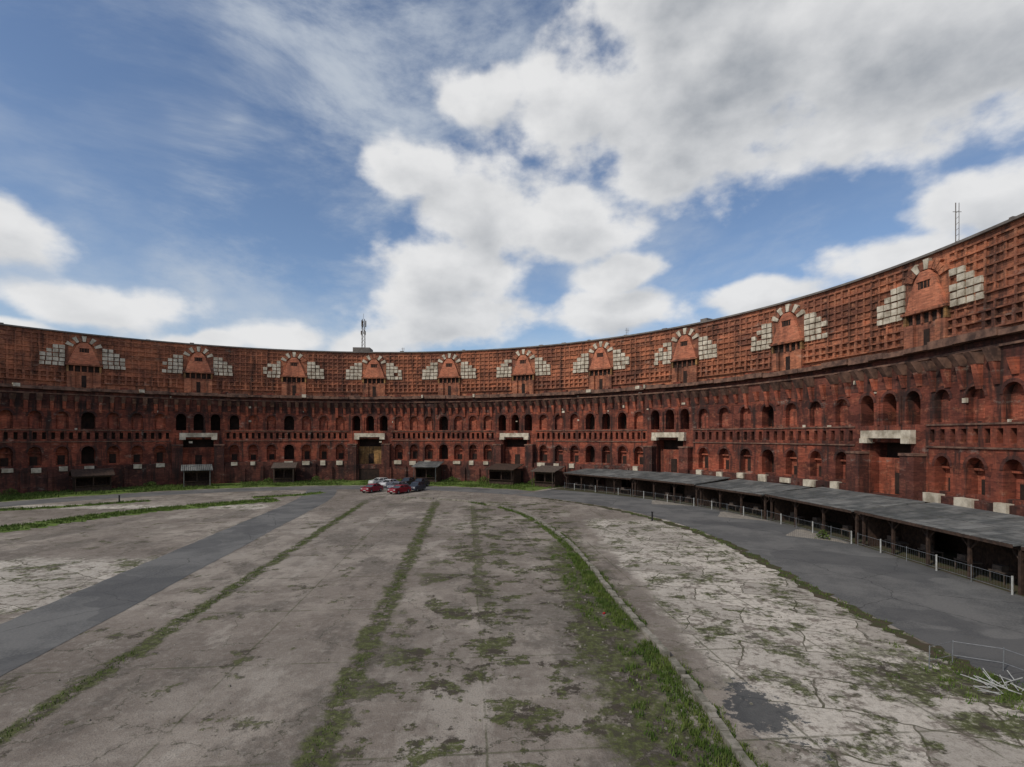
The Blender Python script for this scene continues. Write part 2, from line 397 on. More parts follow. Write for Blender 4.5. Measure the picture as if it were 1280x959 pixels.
for c0 in E:
    sc = S(c0)
    for k in range(3):
        s0 = sc - PH + 3.2 * k; s1 = s0 + 3.2; sm = (s0 + s1) / 2 * 0.5 + (sc + (k - 1) * 2.95) * 0.5
        face.panel(s0, s1, 11.0, 15.0, sm - .9, sm + .9, 11.15, 13.7, 14.6, 3.0, darkb, trim)
    rw = 2.75
    face.rect(sc - PH, sc - rw, 3.6, 11.0, 0); face.rect(sc + rw, sc + PH, 3.6, 11.0, 0); face.rect(sc - rw, sc + rw, 9.3, 11.0, 0)
    face.q((sc - rw, 3.6, 0), (sc - rw, 9.3, 0), (sc - rw, 9.3, -2.2), (sc - rw, 3.6, -2.2))
    face.q((sc + rw, 3.6, 0), (sc + rw, 9.3, 0), (sc + rw, 9.3, -2.2), (sc + rw, 3.6, -2.2))
    face.ledge(sc - rw, sc + rw, 9.3, -2.2, 0)
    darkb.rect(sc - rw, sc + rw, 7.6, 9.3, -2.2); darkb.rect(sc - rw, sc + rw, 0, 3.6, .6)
    (yel if abs(c0 + 2.6) < .1 else back).box(sc - rw, sc + rw, 3.6, 7.6, -2.3, -1.2)  # one portal's yellow-lit interior is put into its infill colour
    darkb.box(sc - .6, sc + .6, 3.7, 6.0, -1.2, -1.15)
    plinth.box(sc - PH, sc - 2.3, 0, 3.6, 0, .9); plinth.box(sc + 2.3, sc + PH, 0, 3.6, 0, .9)
    plinth.box(sc - rw, sc + rw, 2.6, 3.6, -2.2, .7)
    for sg in (-1, 1):
        a, b = sorted((sc + sg * 2.85, sc + sg * 4.7))
        plinth.box(a, b, 0, 8.0, 0, 1.3); corb.box(a - .08, b + .08, 8.0, 8.25, -.05, 1.4)
        a, b = sorted((sc + sg * 2.3, sc + sg * 3.4))
        stone.box(a, b, 9.2, 9.75, -.2, .75)
        a, b = sorted((sc + sg * 1.3, sc + sg * 1.6))
        face.box(a, b, 11.2, 14.2, -.3, .12)
    stone.box(sc - 3.4, sc + 3.4, 9.75, 10.6, -.3, .6)
    for k in range(5):
        sm = sc + (k - 2) * 1.95
        pil.box(sm - .28, sm + .28, 15.0, 16.4, 0.0, 0.55, taper=0.12)
        corb.box(sm - .33, sm + .33, 16.3, 17.4, 0.0, 1.3, taper=0.5)
s0, s1 = S(E[0]), S(E[-1])
frieze.rect(s0, s1, 15.0, 18.3, 0)  # flat band in a darker colour, painting recess shade behind the corbels
string.box(s0, s1, 17.5, 17.72, -.1, .25, ends=False)
s = s0
while s < s1:
    L = random.uniform(1.2, 4.5); e = min(s + L, s1)
    corb.box(s, e - .03, 18.3 + random.uniform(-.05, .08), 18.95 + random.uniform(-.18, .12), -.3, .8 + random.uniform(-.15, .15))
    if random.random() < .12:
        w2 = random.uniform(.3, 1.1); stone.box(s, s + w2, 18.5, 19.05 + random.uniform(0, .15), .3, 1.0)
    for _ in range(3):
        if random.random() < .12:
            w2 = random.uniform(.2, .7); zz = random.choice((15.3, 17.8, 14.7, 11.0, 8.5, 13.0, 16.0)); stone.box(s + .1, s + .1 + w2, zz, zz + random.uniform(.15, .45), -.1, .09 + random.uniform(0, .01))
    s = e
s = s0
while s < s1:
    w2 = random.uniform(.3, 1.6); hh = random.uniform(.1, .45)
    face.box(s, s + w2, 18.8, 19.1 + hh, -1.6, -1.1 + random.uniform(-.2, .3))
    s += w2 + random.uniform(.5, 5)
terr = WB(RL); terr.ledge(s0, s1, 18.9, -7, -.25)
face.make('lower_wall', M['brick'], hall); back.make('niche_infill', M['brick_back'], hall); darkb.make('painted_dark_openings', M['dark'], hall)  # dark faces and panels paint the unlit depth of niches, slots and portals
trim.make('arch_rings', M['brick_dark'], hall); stone.make('stone_blocks', M['stone'], hall); corb.make('corbels_and_cornice', M['corbel'], hall)
plinth.make('plinth', M['brick_dark'], hall); string.make('string_courses', M['corbel'], hall); terr.make('terrace', M['coping'], hall)
yel.make('portal_infill_painted_glow', M['yellow'], hall); frieze.make('frieze', M['brick_dark'], hall); pil.make('pilasters', M['brick_back'], hall)

# ---- upper wall
up = WB(RU); teeth = WB(RU); lowb = WB(RU); dk = WB(RU); og = WB(RU); ws = WB(RU); cp = WB(RU); yl = WB(RU)
up.rect(s0, s1, 18.0, 29.5, 0)
dS = [S(d) for d in DORM]
def near_d(s, w): return any(abs(s - d) < w for d in dS)
cuts = [s0] + [v for d in dS for v in (d - 2.45, d + 2.45)] + [s1]
PZ = .86; zs0 = 20.2
for r in range(11):
    z = zs0 + r * PZ
    for k in range(0, len(cuts), 2):
        a, b = cuts[k], cuts[k + 1]
        if b <= a: continue
        deep = .36 if r in (0, 1, 2) else .20
        s = a
        while s < b:
            e = min(b, s + random.uniform(3, 12))
            lowb.box(s, e, z + random.uniform(-.015, .015), z + .16, -.05, deep + random.uniform(-.04, .03), ends=True); s = e
    ns = int((s1 - s0) / 1.02)
    if r < 10:
        for k in range(ns):
            sm = s0 + (k + .5) * (s1 - s0) / ns
            if near_d(sm, 2.7): continue
            if random.random() < .06: continue
            hw = .13 if r > 1 else .18
            dd = (.32 if r < 2 else .16) + random.uniform(-.03, .03)
            teeth.box(sm - hw, sm + hw, z + .16, z + PZ, 0, dd, bottom=False, top=False)
cp.box(s0, s1, 29.5, 29.75, -.6, .35)
cp.ledge(s0, s1, 29.6, -16, -.6)
cp.rect(s0, s1, 0, 29.6, -16)
s = s0
while s < s1:
    if random.random() < .4: cp.box(s, s + random.uniform(.3, .9), 29.75, 29.75 + random.uniform(.05, .22), -.5, .2)
    s += random.uniform(2, 9)
for sc in dS:
    up.box(sc - 2.45, sc - 1.3, 19.0, 22.3, 0, .6); up.box(sc + 1.3, sc + 2.45, 19.0, 22.3, 0, .6)
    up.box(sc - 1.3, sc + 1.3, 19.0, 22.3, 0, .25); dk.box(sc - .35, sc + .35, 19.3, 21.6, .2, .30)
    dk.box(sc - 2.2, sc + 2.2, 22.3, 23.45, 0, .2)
    yl.box(sc - 2.5, sc - 2.2, 22.3, 23.5, 0, .6); yl.box(sc + 2.2, sc + 2.5, 22.3, 23.5, 0, .6)  # yellow-coloured sides of the opening under the gable
    for k in range(4):
        up.box(sc - 1.5 + k * .95, sc - 1.3 + k * .95, 22.3, 23.4, .2, .45)
    up.box(sc - 2.7, sc + 2.7, 23.45, 23.75, 0, .8)
    up.box(sc - 2.6, sc + 2.6, 23.75, 27.2, -.05, .22)
    prof = [(-2.3, 23.75), (2.3, 23.75), (1.85, 25.2), (1.05, 27.2), (.5, 27.9), (-.5, 27.9), (-1.05, 27.2), (-1.85, 25.2)]
    og.q(*[(sc + a, z, .6) for a, z in prof])
    for k in range(len(prof)):
        a, b = prof[k], prof[(k + 1) % len(prof)]
        og.q((sc + a[0], a[1], 0), (sc + b[0], b[1], 0), (sc + b[0], b[1], .6), (sc + a[0], a[1], .6))
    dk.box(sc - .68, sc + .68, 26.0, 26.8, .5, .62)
    for k in range(3): up.box(sc - .45 + k * .42, sc - .40 + k * .42, 26.0, 26.8, .62, .65)
    og.box(sc - .8, sc + .8, 26.8, 26.95, .5, .72)
    nv = 9
    for k in range(nv):
        a0 = radians(18 + 144 * k / nv); a1 = radians(18 + 144 * (k + 1) / nv - 2)
        r0, r1 = 1.7, (2.8 if k % 2 == 0 else 2.5)
        tgt = ws if k % 2 == 0 and not (random.random() < .15) else up
        cz = 26.4
        pa = [(sc + r0 * cos(a0), cz + r0 * sin(a0)), (sc + r0 * cos(a1), cz + r0 * sin(a1)), (sc + r1 * cos(a1), cz + r1 * sin(a1)), (sc + r1 * cos(a0), cz + r1 * sin(a0))]
        pr = .45
        tgt.q(*[(x, z, pr) for x, z in pa])
        for m in range(4):
            p1, p2 = pa[m], pa[(m + 1) % 4]
            tgt.q((p1[0], p1[1], 0), (p2[0], p2[1], 0), (p2[0], p2[1], pr), (p1[0], p1[1], pr))
    for sg in (-1, 1):
        for row, cols in enumerate(((0, 1, 2, 3), (0, 1, 2, 3), (0, 1, 2, 3), (0, 1, 2), (0, 1))):
            for cc in cols:
                if random.random() < .05: continue
                x = sc + sg * (3.05 + cc * .88 + (0.0 if row > 0 else .1)); z = 23.25 + row * .80
                e = random.uniform(-.05, .02)
                ws.box(x - .38 - e, x + .38 + e, z, z + .66 + e, 0, .38 + random.uniform(-.06, .06))
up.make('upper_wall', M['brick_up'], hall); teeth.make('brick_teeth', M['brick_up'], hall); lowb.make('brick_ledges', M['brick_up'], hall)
dk.make('upper_painted_dark_openings', M['dark'], hall); og.make('gables', M['render'], hall); ws.make('gable_stone_blocks', M['stone'], hall)  # solid dark panels, shade of the upper openings painted on
cp.make('coping_and_roof', M['coping'], hall); yl.make('gable_yellow_sides', M['yellow'], hall)
hut = WB(RU); hut.box(S(-6.6), S(-3.6), 29.6, 31.0, -5, -1.2); hut.make('roof_hut', M['coping'], hall)
hut = WB(RU); hut.box(S(55.2), S(56.2), 29.6, 30.6, -3, -1.2); hut.make('roof_hut_small', M['coping'], hall)

# ---- masts
def mast(th, zt, h0=29.6, lattice=True, back_=2.5):
    x, y, _ = W(S(th), 0, -back_, RU)
    e = empty('antenna_mast' if lattice else 'antenna', (x, y, h0))
    L = LB(); H = zt - h0
    if lattice:
        w = .38
        for a, b in ((-w, -w), (w, -w), (w, w), (-w, w)): L.bar((a, b, 0), (a * .6, b * .6, H), .05)
        for k in range(int(H / .9)):
            z = k * .9
            L.bar((-w, -w, z), (w, -w, z + .9), .03); L.bar((w, w, z), (-w, w, z + .9), .03); L.bar((-w, w, z), (-w, -w, z + .9), .03)
        L.bar((0, 0, H), (0, 0, H + 1.3), .03)
        L.make('lattice', M['wood2'], e)
        P = LB()
        for a in range(3):
            t = a * 2.1
            P.box(cos(t) * .55 - .1, cos(t) * .55 + .1, sin(t) * .55 - .08, sin(t) * .55 + .08, H - 1.9, H - .4)
            P.box(cos(t + 1) * .55 - .1, cos(t + 1) * .55 + .1, sin(t + 1) * .55 - .08, sin(t + 1) * .55 + .08, H - 3.7, H - 2.8)
        P.make('antenna_panels', M['wood2'], e)
    else:
        L.bar((0, 0, 0), (0, 0, H), .045); L.bar((.35, 0, 0), (.35, 0, H), .03)
        for k in range(int(H / .6)): L.bar((0, 0, k * .6), (.35, 0, k * .6 + .3), .02)
        L.bar((-.3, 0, H * .8), (.6, 0, H * .8), .03)
        L.make('pole', M['coping'], e)
mast(-4.9, 38.0); mast(86.3, 34.3, lattice=False, back_=.8); mast(42.5, 31.8, lattice=False); mast(2, 31.2, lattice=False)

# ================================================================== ground
mk('ground', [(-1500, -1500, 0), (1500, -1500, 0), (1500, 1500, 0), (-1500, 1500, 0)], [(0, 1, 2, 3)], M['plaza'])
def ring_sheet(name, r0, r1, d0, d1, z, mat, rag=0.0, step=1.2):
    v = []; f = []; s = S(d0); k = 0
    while s <= S(d1) + 1e-6:
        a = r0 + random.uniform(-rag, rag); b = r1 + random.uniform(-rag, rag) * .3
        v += [W(s, z, 0, a), W(s, z, 0, b)]
        if k: f.append((2 * k - 2, 2 * k - 1, 2 * k + 1, 2 * k))
        k += 1; s += step
    return mk(name, v, f, mat)
ring_sheet('lawn', 57.0, 69.3, -100, 36.5, .006, M['lawn'], .7)
ring_sheet('gravel_yard', 60.6, 69.3, 36.6, 140, .006, M['soil'], .1)
ring_sheet('ring_road', 49.0, 55.8, -130, 36.8, .010, M['asphalt'], .10)
ring_sheet('ring_road', 49.0, 60.8, 36.8, 140, .0105, M['asphalt'], .10)
def smooth_line(pts, n=10):
    out = []
    P = [pts[0]] + pts + [pts[-1]]
    for i in range(1, len(P) - 2):
        for k in range(n):
            t = k / n
            out.append(tuple(.5 * ((2 * P[i][j]) + (-P[i - 1][j] + P[i + 1][j]) * t + (2 * P[i - 1][j] - 5 * P[i][j] + 4 * P[i + 1][j] - P[i + 2][j]) * t * t + (-P[i - 1][j] + 3 * P[i][j] - 3 * P[i + 1][j] + P[i + 2][j]) * t ** 3) for j in range(2)))
    out.append(pts[-1]); return out
def ribbon(name, pts, w, z, mat, rag=0.0, n=10):
    L = smooth_line(pts, n); v = []; f = []
    for i, p in enumerate(L):
        a = L[max(0, i - 1)]; b = L[min(len(L) - 1, i + 1)]
        dx, dy = b[0] - a[0], b[1] - a[1]; l = sqrt(dx * dx + dy * dy) or 1
        nx, ny = -dy / l, dx / l
        w1 = w / 2 + random.uniform(-rag, rag); w2 = w / 2 + random.uniform(-rag, rag)
        v += [(p[0] + nx * w1, p[1] + ny * w1, z), (p[0] - nx * w2, p[1] - ny * w2, z)]
        if i: f.append((2 * i - 2, 2 * i - 1, 2 * i + 1, 2 * i))
    return mk(name, v, f, mat), L
road_c = [(-21.0, -20), (-22.0, 0), (-23.6, 20), (-26.0, 40), (-28.4, 60), (-30.7, 80), (-33.2, 92), (-36.0, 100.8)]
ribbon('access_road', road_c, 5.2, .015, M['asphalt'], .07, 20)
for k, (d0, d1) in enumerate(((58, 65), (71, 79), (84, 91))):
    ob = ring_sheet('paved_apron', 55.9, 59.5, d0, d1, .016, M['apron'], .0, .5)
    me = ob.data; n = len(me.vertices) // 2
    for i in range(n):
        u = i / (n - 1)
        me.vertices[2 * i].co = W(S(d0) + .5 * i, .016, 0, 60.0 - 3.6 * max(0.03, (1 - abs(2 * u - .9)) if u < .95 else .03))
        me.vertices[2 * i + 1].co = W(S(d0) + .5 * i, .016, 0, 60.4)
kerb_pts = [(7.2, -20), (7.2, 0), (7.1, 16), (7.05, 23), (6.3, 33), (5.9, 42), (4.8, 53), (1.2, 69), (-6, 80), (-18, 86)]
KL = smooth_line(kerb_pts, 18)
kb = LB()
for i in range(len(KL) - 1):
    a, b = KL[i], KL[i + 1]
    if random.random() < .07: continue
    dx, dy = b[0] - a[0], b[1] - a[1]; l = sqrt(dx * dx + dy * dy) or 1
    nx, ny = -dy / l * .15, dx / l * .15; g = .012
    ax, ay, bx, by = a[0] + dx / l * g, a[1] + dy / l * g, b[0] - dx / l * g, b[1] - dy / l * g
    h = .22 + random.uniform(-.06, .05); j = random.uniform(-.03, .03)
    o = len(kb.v)
    kb.v += [(ax + nx + j, ay + ny, 0), (ax - nx + j, ay - ny, 0), (bx - nx + j, by - ny, 0), (bx + nx + j, by + ny, 0), (ax + nx + j, ay + ny, h), (ax - nx + j, ay - ny, h), (bx - nx + j, by - ny, h), (bx + nx + j, by + ny, h)]
    kb.f += [tuple(o + i2 for i2 in f) for f in ((4, 5, 6, 7), (0, 1, 5, 4), (1, 2, 6, 5), (2, 3, 7, 6), (3, 0, 4, 7))]
kb.make('kerb', M['kerb'])
garc = [(-70, 44), (-60, 50), (-54.7, 56.8), (-52.7, 61.5), (-50.5, 68), (-44.8, 76), (-36.6, 82.8)]
_, GL = ribbon('grass_verge', garc, 4.6, .019, M['lawn'], .9, 16)
garc2 = [(-80, 66), (-66, 73), (-60, 78), (-56, 82)]
_, GL2 = ribbon('grass_verge', garc2, 2.2, .019, M['lawn'], .6, 12)
garc3 = [(-42, 86), (-36, 90), (-33.5, 94)]
_, GL3 = ribbon('grass_verge', garc3, 2.4, .023, M['lawn'], .7, 12)
verge = [(20.6, -5), (20.2, 14), (19.6, 24), (19.6, 34), (19.9, 48), (18.3, 60), (12.5, 75), (5, 85)]
_, VL = ribbon('grass_verge', verge, .9, .019, M['soil'], .4, 24)

def tufts(name, centres, hmin, hmax, per, spread, wd=.035):
    v = []; f = []
    for (x, y) in centres:
        sc = random.uniform(.5, 1.2)
        for _ in range(per):
            a = random.uniform(0, 2 * pi); r = random.random() ** .7 * spread * sc
            bx, by = x + cos(a) * r, y + sin(a) * r
            h = random.uniform(hmin, hmax) * sc; t = random.uniform(0, 2 * pi)
            lx, ly = random.uniform(-.5, .5) * h, random.uniform(-.5, .5) * h
            ww = wd * random.uniform(.6, 1.4); o = len(v)
            v += [(bx - cos(t) * ww, by - sin(t) * ww, 0), (bx + cos(t) * ww, by + sin(t) * ww, 0), (bx + lx, by + ly, h)]
            f.append((o, o + 1, o + 2))
    return mk(name, v, f, M['blade'])
def along(L, step, off0, off1, prob=1.0, y0=-99, y1=999):
    out = []
    for i in range(len(L) - 1):
        a, b = L[i], L[i + 1]; l = math.dist(a, b)
        if l == 0: continue
        n = max(1, int(l / step))
        for k in range(n):
            u = (k + random.random()) / n
            x, y = a[0] + (b[0] - a[0]) * u, a[1] + (b[1] - a[1]) * u
            if not (y0 < y < y1): continue
            if sin(y * .9) + sin(y * .37 + 1.3) + sin(x * 1.7 + y * 2.1) < (1 - prob) * 4 - 2.2: continue
            d = random.uniform(off0, off1)
            out.append((x - (b[1] - a[1]) / l * d, y + (b[0] - a[0]) / l * d))
    return out
c = along(KL, .04, .1, 1.1, .9, 9, 45) + along(KL, .10, .8, 2.6, .6, 10, 45) + along(KL, .10, .1, .8, .8, 45, 80) + along(KL, .14, -.45, -.15, .5, 9, 60)
tufts('kerb_grass', c, .07, .30, 17, .22, .020)
j1 = [(-4.7 - .085 * y, y) for y in range(8, 80, 2)]; j2 = [(-15.4 - .085 * y, y) for y in range(12, 78, 2)]
tufts('joint_grass', along(j1, .22, -.35, .35, .45) + along(j2, .15, -.3, .3, .7), .03, .14, 12, .25, .016)
tufts('verge_grass', along(VL, .16, -.4, .4, .75, 10, 70) + [(random.gauss(19.0, .9), random.gauss(20.5, 1.6)) for _ in range(130)], .05, .22, 12, .25, .022)
tufts('arc_grass', along(GL, .04, -2.2, 2.2, .95) + along(GL2, .08, -1, 1, .9) + along(GL3, .1, -1, 1, .9), .10, .36, 10, .4, .05)
far = []
for _ in range(4600):
    th = random.uniform(-85, 36); r = random.uniform(57.5, 68.9)
    if sin(th * .31) + sin(th * .83 + 2) + sin(r * .9 + th * .2) < -.8: continue
    x, y, _z = W(S(th), 0, 0, r); far.append((x, y))
tufts('lawn_grass', far, .12, .5, 9, .6, .07)

def shrub(th, r, w, h):
    x, y, _ = W(S(th), 0, 0, r); v = []; f = []
    for _ in range(int(420 * w)):
        a = random.uniform(0, 2 * pi); u = random.random() ** .5; zz = random.random()
        rad = w * u * (1 - zz * .55) * (1 + .3 * sin(3 * a + w * 9)); px, py, pz = cos(a) * rad, sin(a) * rad, zz * h * (1 - .4 * u)
        o = len(v)
        for _k in range(3): v.append((px + random.uniform(-.14, .14), py + random.uniform(-.14, .14), pz + random.uniform(0, .2)))
        f.append((o, o + 1, o + 2))
    L = LB()
    for _k in range(5): L.bar((0, 0, 0), (random.uniform(-.5, .5) * w, random.uniform(-.5, .5) * w, h * .7), .03, 4)
    e = empty('shrub', (x, y, 0)); mk('foliage', v, f, M['blade'], e); L.make('stems', M['wood2'], e)
for th, r, w, h in ((-20, 66.5, 1.6, 1.1), (-12, 67.5, 1.4, 1.3), (9, 67.5, 1.5, 1.5), (14, 66.5, 2.0, 1.2), (20, 67, 1.7, 1.6), (30, 67.5, 2.3, 1.6), (33, 66.5, 1.6, 1.2), (-38, 67, 1.8, 1.2), (-55, 67, 1.6, 1.3), (89, 59.2, .6, .9)):
    shrub(th, r, w, h)

# ================================================================== market sheds
def shed(p0, p1, zf, zb, depth=6.6):
    (x0, y0), (x1, y1) = p0, p1       # walking p0->p1 the shed's back lies on the left hand
    L = math.dist(p0, p1); ang = math.atan2(y1 - y0, x1 - x0)
    e = empty('open_market_shed', (x0, y0, 0), ang)
    R = LB(); o = .7
    R.v += [(-.25, -o, zf), (L + .25, -o, zf), (L + .25, depth, zb), (-.25, depth, zb), (-.25, -o, zf + .13), (L + .25, -o, zf + .13), (L + .25, depth, zb + .13), (-.25, depth, zb + .13)]
    R.f += [(0, 3, 2, 1), (4, 5, 6, 7), (0, 1, 5, 4), (1, 2, 6, 5), (2, 3, 7, 6), (3, 0, 4, 7)]
    R.make('roof', M['roof'], e)
    F = LB(); n = max(2, round(L / 4.2))
    F.box(-.2, L + .2, -.08, .10, zf - .28, zf - .01); F.box(-.2, L + .2, -o - .04, -o - .003, zf - .12, zf + .10)
    F.box(-.2, L + .2, depth * .5 - .08, depth * .5 + .08, (zf + zb) / 2 - .35, (zf + zb) / 2 - .05)
    for k in range(n + 1):
        x = L * k / n
        F.box(x - .10, x + .10, -.10, .09, 0, zf - .28)
        F.box(x - .09, x + .09, depth * .5 - .09, depth * .5 + .09, 0, (zf + zb) / 2 - .35)
        F.bar((x, 0, zf - 1.0), (x + .7, 0, zf - .28), .06, 4); F.bar((x, 0, zf - 1.0), (x - .7, 0, zf - .28), .06, 4)
        F.bar((x, -.5, zf - .10), (x, depth - .2, zb - .12), .07, 4)
    F.make('timber_frame', M['wood'], e)
    B = LB(); x = 0
    while x < L:
        B.box(x, min(L, x + .24), depth - .25, depth - .2 + random.uniform(0, .02), 0, zb - .15); x += .25
    for k in range(0, n + 1, 2):
        x = L * k / n + .12; yy = .3 if k in (0, n) else depth * .45
        while yy < depth - .3:
            B.box(x - .03, x + .03, yy, yy + .22, 0, zf - .3); yy += .23
    for k in range(n):
        a = L * k / n; b = L * (k + 1) / n; yy = depth * random.choice((.3, .5, .5))
        if random.random() < .7:
            xx = a + .1
            while xx < b - .3:
                B.box(xx, xx + .22, yy, yy + .04, 0, 1.15 if k % 2 else zf - .3); xx += .235
    B.make('plank_walls', M['wood'], e)
    S2 = LB()
    for k in range(n):
        if random.random() < .8:
            a = L * (k + random.uniform(.1, .3)) / n; b = a + random.uniform(1.2, 2.2); yy = depth * random.uniform(.12, .2)
            S2.box(a, b, yy, yy + .8, .75, .82)
            for xx in (a + .05, b - .11):
                for y2 in (yy + .04, yy + .7): S2.box(xx, xx + .06, y2, y2 + .06, 0, .75)
            S2.box(a + .2, a + .9, yy + .1, yy + .6, .82, 1.2)
    S2.make('stall_tables', M['wood2'], e)
    g = empty('metal_fence', (x0, y0, 0), ang); Q = LB(); W2 = LB()
    yy = -.55; m = max(2, round(L / 2.8))
    for k in range(m + 1):
        x = L * k / m
        (W2 if k % 2 else Q).bar((x, yy, 0), (x, yy, 1.2), .025 if k % 2 == 0 else .06)
    for z in (.25, 1.1): Q.bar((0, yy, z), (L, yy, z), .013, 4)
    xx = 0
    while xx < L:
        Q.bar((xx, yy, .25), (xx, yy, 1.1), .004, 3); xx += .22
    Q.make('rails', M['steel'], g); W2.make('fence_posts', M['white'], g)
def fp(th, r):
    x, y, _ = W(S(th), 0, 0, r); return (x, y)
segs = [((38, 64.0), (52.5, 61.8), 2.9, 3.6), ((53.2, 61.6), (65.5, 60.8), 3.05, 3.75), ((66.2, 60.9), (77.5, 60.8), 2.9, 3.6), ((78.3, 61), (91, 61), 3.0, 3.75), ((91.8, 61), (104, 61), 3.1, 3.8), ((104.8, 61), (120, 61), 3.1, 3.8)]
for a, b, zf, zb in segs:
    shed(fp(*a), fp(*b), zf, zb)

def kiosk(th, r, w, d, h, roofmat='wood', flat=False):
    x, y, _ = W(S(th), 0, 0, r); e = empty('wooden_kiosk', (x, y, 0), -radians(th))
    A = LB()
    A.box(-w / 2, -w / 2 + .12, -d / 2, d / 2, 0, h); A.box(w / 2 - .12, w / 2, -d / 2, d / 2, 0, h); A.box(-w / 2 + .12, w / 2 - .12, d / 2 - .12, d / 2, 0, h)
    A.box(-w / 2 + .12, w / 2 - .12, -d / 2, -d / 2 + .1, 0, 1.0); A.box(-w / 2 + .12, w / 2 - .12, -d / 2, -d / 2 + .1, h - .45, h)
    A.box(-.09, .09, -d / 2 + .1, -d / 2 + .25, 0, h)
    A.box(-w / 2, w / 2, -d / 2 - .35, -d / 2 - .003, 1.0, 1.07)
    A.make('walls', M['wood'], e)
    R = LB(); o = .5
    if flat:
        R.v += [(-w / 2 - o, -d / 2 - 1.0, h), (w / 2 + o, -d / 2 - 1.0, h), (w / 2 + o, d / 2 + .3, h + .9), (-w / 2 - o, d / 2 + .3, h + .9)]
        R.v += [(a, b, c2 + .12) for a, b, c2 in R.v[:4]]
        R.f += [(0, 3, 2, 1), (4, 5, 6, 7), (0, 1, 5, 4), (1, 2, 6, 5), (2, 3, 7, 6), (3, 0, 4, 7)]
        for sx in (-w / 2, w / 2): R.bar((sx, -d / 2 - .9, 0), (sx, -d / 2 - .9, h), .07, 5)
    else:
        hh = 1.0
        for sg in (-1, 1):
            R.poly([(-w / 2 - o, sg * (d / 2 + o), h - .15), (w / 2 + o, sg * (d / 2 + o), h - .15), (w / 2 + o, 0, h + hh), (-w / 2 - o, 0, h + hh)])
            R.poly([(-w / 2 - o, sg * (d / 2 + o), h - .05), (w / 2 + o, sg * (d / 2 + o), h - .05), (w / 2 + o, 0, h + hh + .1), (-w / 2 - o, 0, h + hh + .1)])
        for sx in (-w / 2, w / 2): R.poly([(sx, -d / 2, h), (sx, d / 2, h), (sx, 0, h + hh - .05)])
        R.box(-w / 2 - o, w / 2 + o, -d / 2 - o - .04, -d / 2 - o - .002, h - .2, h - .02)
    R.make('roof', M[roofmat], e)
kiosk(-45.7, 66.8, 5.2, 3.4, 2.9); kiosk(-31.4, 65.0, 4.4, 3, 3.2, 'roof', True); kiosk(-17.3, 66.5, 3.8, 3, 3.2, 'wood2', True)
kiosk(9.3, 66.5, 4.8, 3.4, 3.3, 'roof', True); kiosk(24.7, 66, 5.5, 4, 3.1, 'wood', True); kiosk(33.6, 65.5, 4.5, 3.2, 3.0, 'wood2', True)

# ================================================================== cars
def car(x, y, rz, col, suv=False):
    e = empty('parked_car', (x, y, 0.012), rz)
    mt, nt, bs = new_mat('car_paint', 0.35); bs.inputs['Coat Weight'].default_value = .6
    co = coords(nt); nt.l.new(nt.mix(nt.mr(nt.noise(co, 3, 3), .3, .7), col, tuple(k * .85 for k in col)), bs.inputs['Base Color'])
    h = 1.62 if suv else 1.42
    prof = [(-2.15, .32), (-2.2, .62), (-2.1, .92), (-1.3, .98), (-.55, 1.02), (1.75, 1.02), (2.1, .98), (2.18, .6), (2.12, .32)]
    def extr(pr, hw, hw_top=None):
        v = []; f = []; n = len(pr); zt = max(p[1] for p in pr); zb = min(p[1] for p in pr)
        for sg in (-1, 1):
            for (a, z) in pr:
                k = (z - zb) / (zt - zb); w = hw + ((hw_top or hw) - hw) * k
                v.append((a, sg * w, z))
        f.append(tuple(range(n))); f.append(tuple(range(2 * n - 1, n - 1, -1)))
        for i in range(n): f.append((i, (i + 1) % n, n + (i + 1) % n, n + i))
        return v, f
    v, f = extr(prof, .88, .80)
    ob = mk('body', v, f, mt, e); bv = ob.modifiers.new('b', 'BEVEL'); bv.width = .07; bv.segments = 3
    cab = [(-1.15, 1.0), (-.35, h - .05), (.1, h), (1.2, h - .02), (1.75 if suv else 1.95, 1.0)]
    v, f = extr(cab, .78, .60); mk('glasshouse', v, f, M['glass'], e)
    roof = [(-.42, h - .08), (-.3, h + .0), (.1, h + .035), (1.15, h + .01), (1.3, h - .08)]
    v, f = extr(roof, .64, .58); mk('roof', v, f, mt, e)
    P = LB()
    for sg in (-1, 1):
        P.bar((-1.12, sg * .79, 1.0), (-.36, sg * .62, h - .03), .035, 4); P.bar((.35, sg * .80, 1.0), (.35, sg * .615, h - .03), .035, 4); P.bar((1.75, sg * .78, 1.0), (1.22, sg * .62, h - .03), .05, 4)
        P.box(-.95, -.75, sg * .92 - .09, sg * .92 + .09, .98, 1.12)
    P.make('pillars', mt, e)
    Wh = LB(); Hb = LB()
    for ax in (-1.35, 1.35):
        for sg in (-1, 1):
            Wh.bar((ax, sg * .68, .32), (ax, sg * .90, .32), .32, 16); Hb.bar((ax, sg * .80, .32), (ax, sg * .915, .32), .19, 10)
    Wh.make('tyres', M['rubber'], e); Hb.make('hubs', M['steel'], e)
    Lt = LB()
    for sg in (-1, 1):
        Lt.box(-2.2, -2.06, sg * .62 - .16, sg * .62 + .16, .68, .84)
    Lt.box(-2.225, -2.19, -.26, .26, .42, .53); Lt.make('headlights', M['white'], e)
    Rt = LB()
    for sg in (-1, 1): Rt.box(2.06, 2.19, sg * .64 - .14, sg * .64 + .14, .72, .92)
    Rt.make('tail_lights', M['redl'], e)
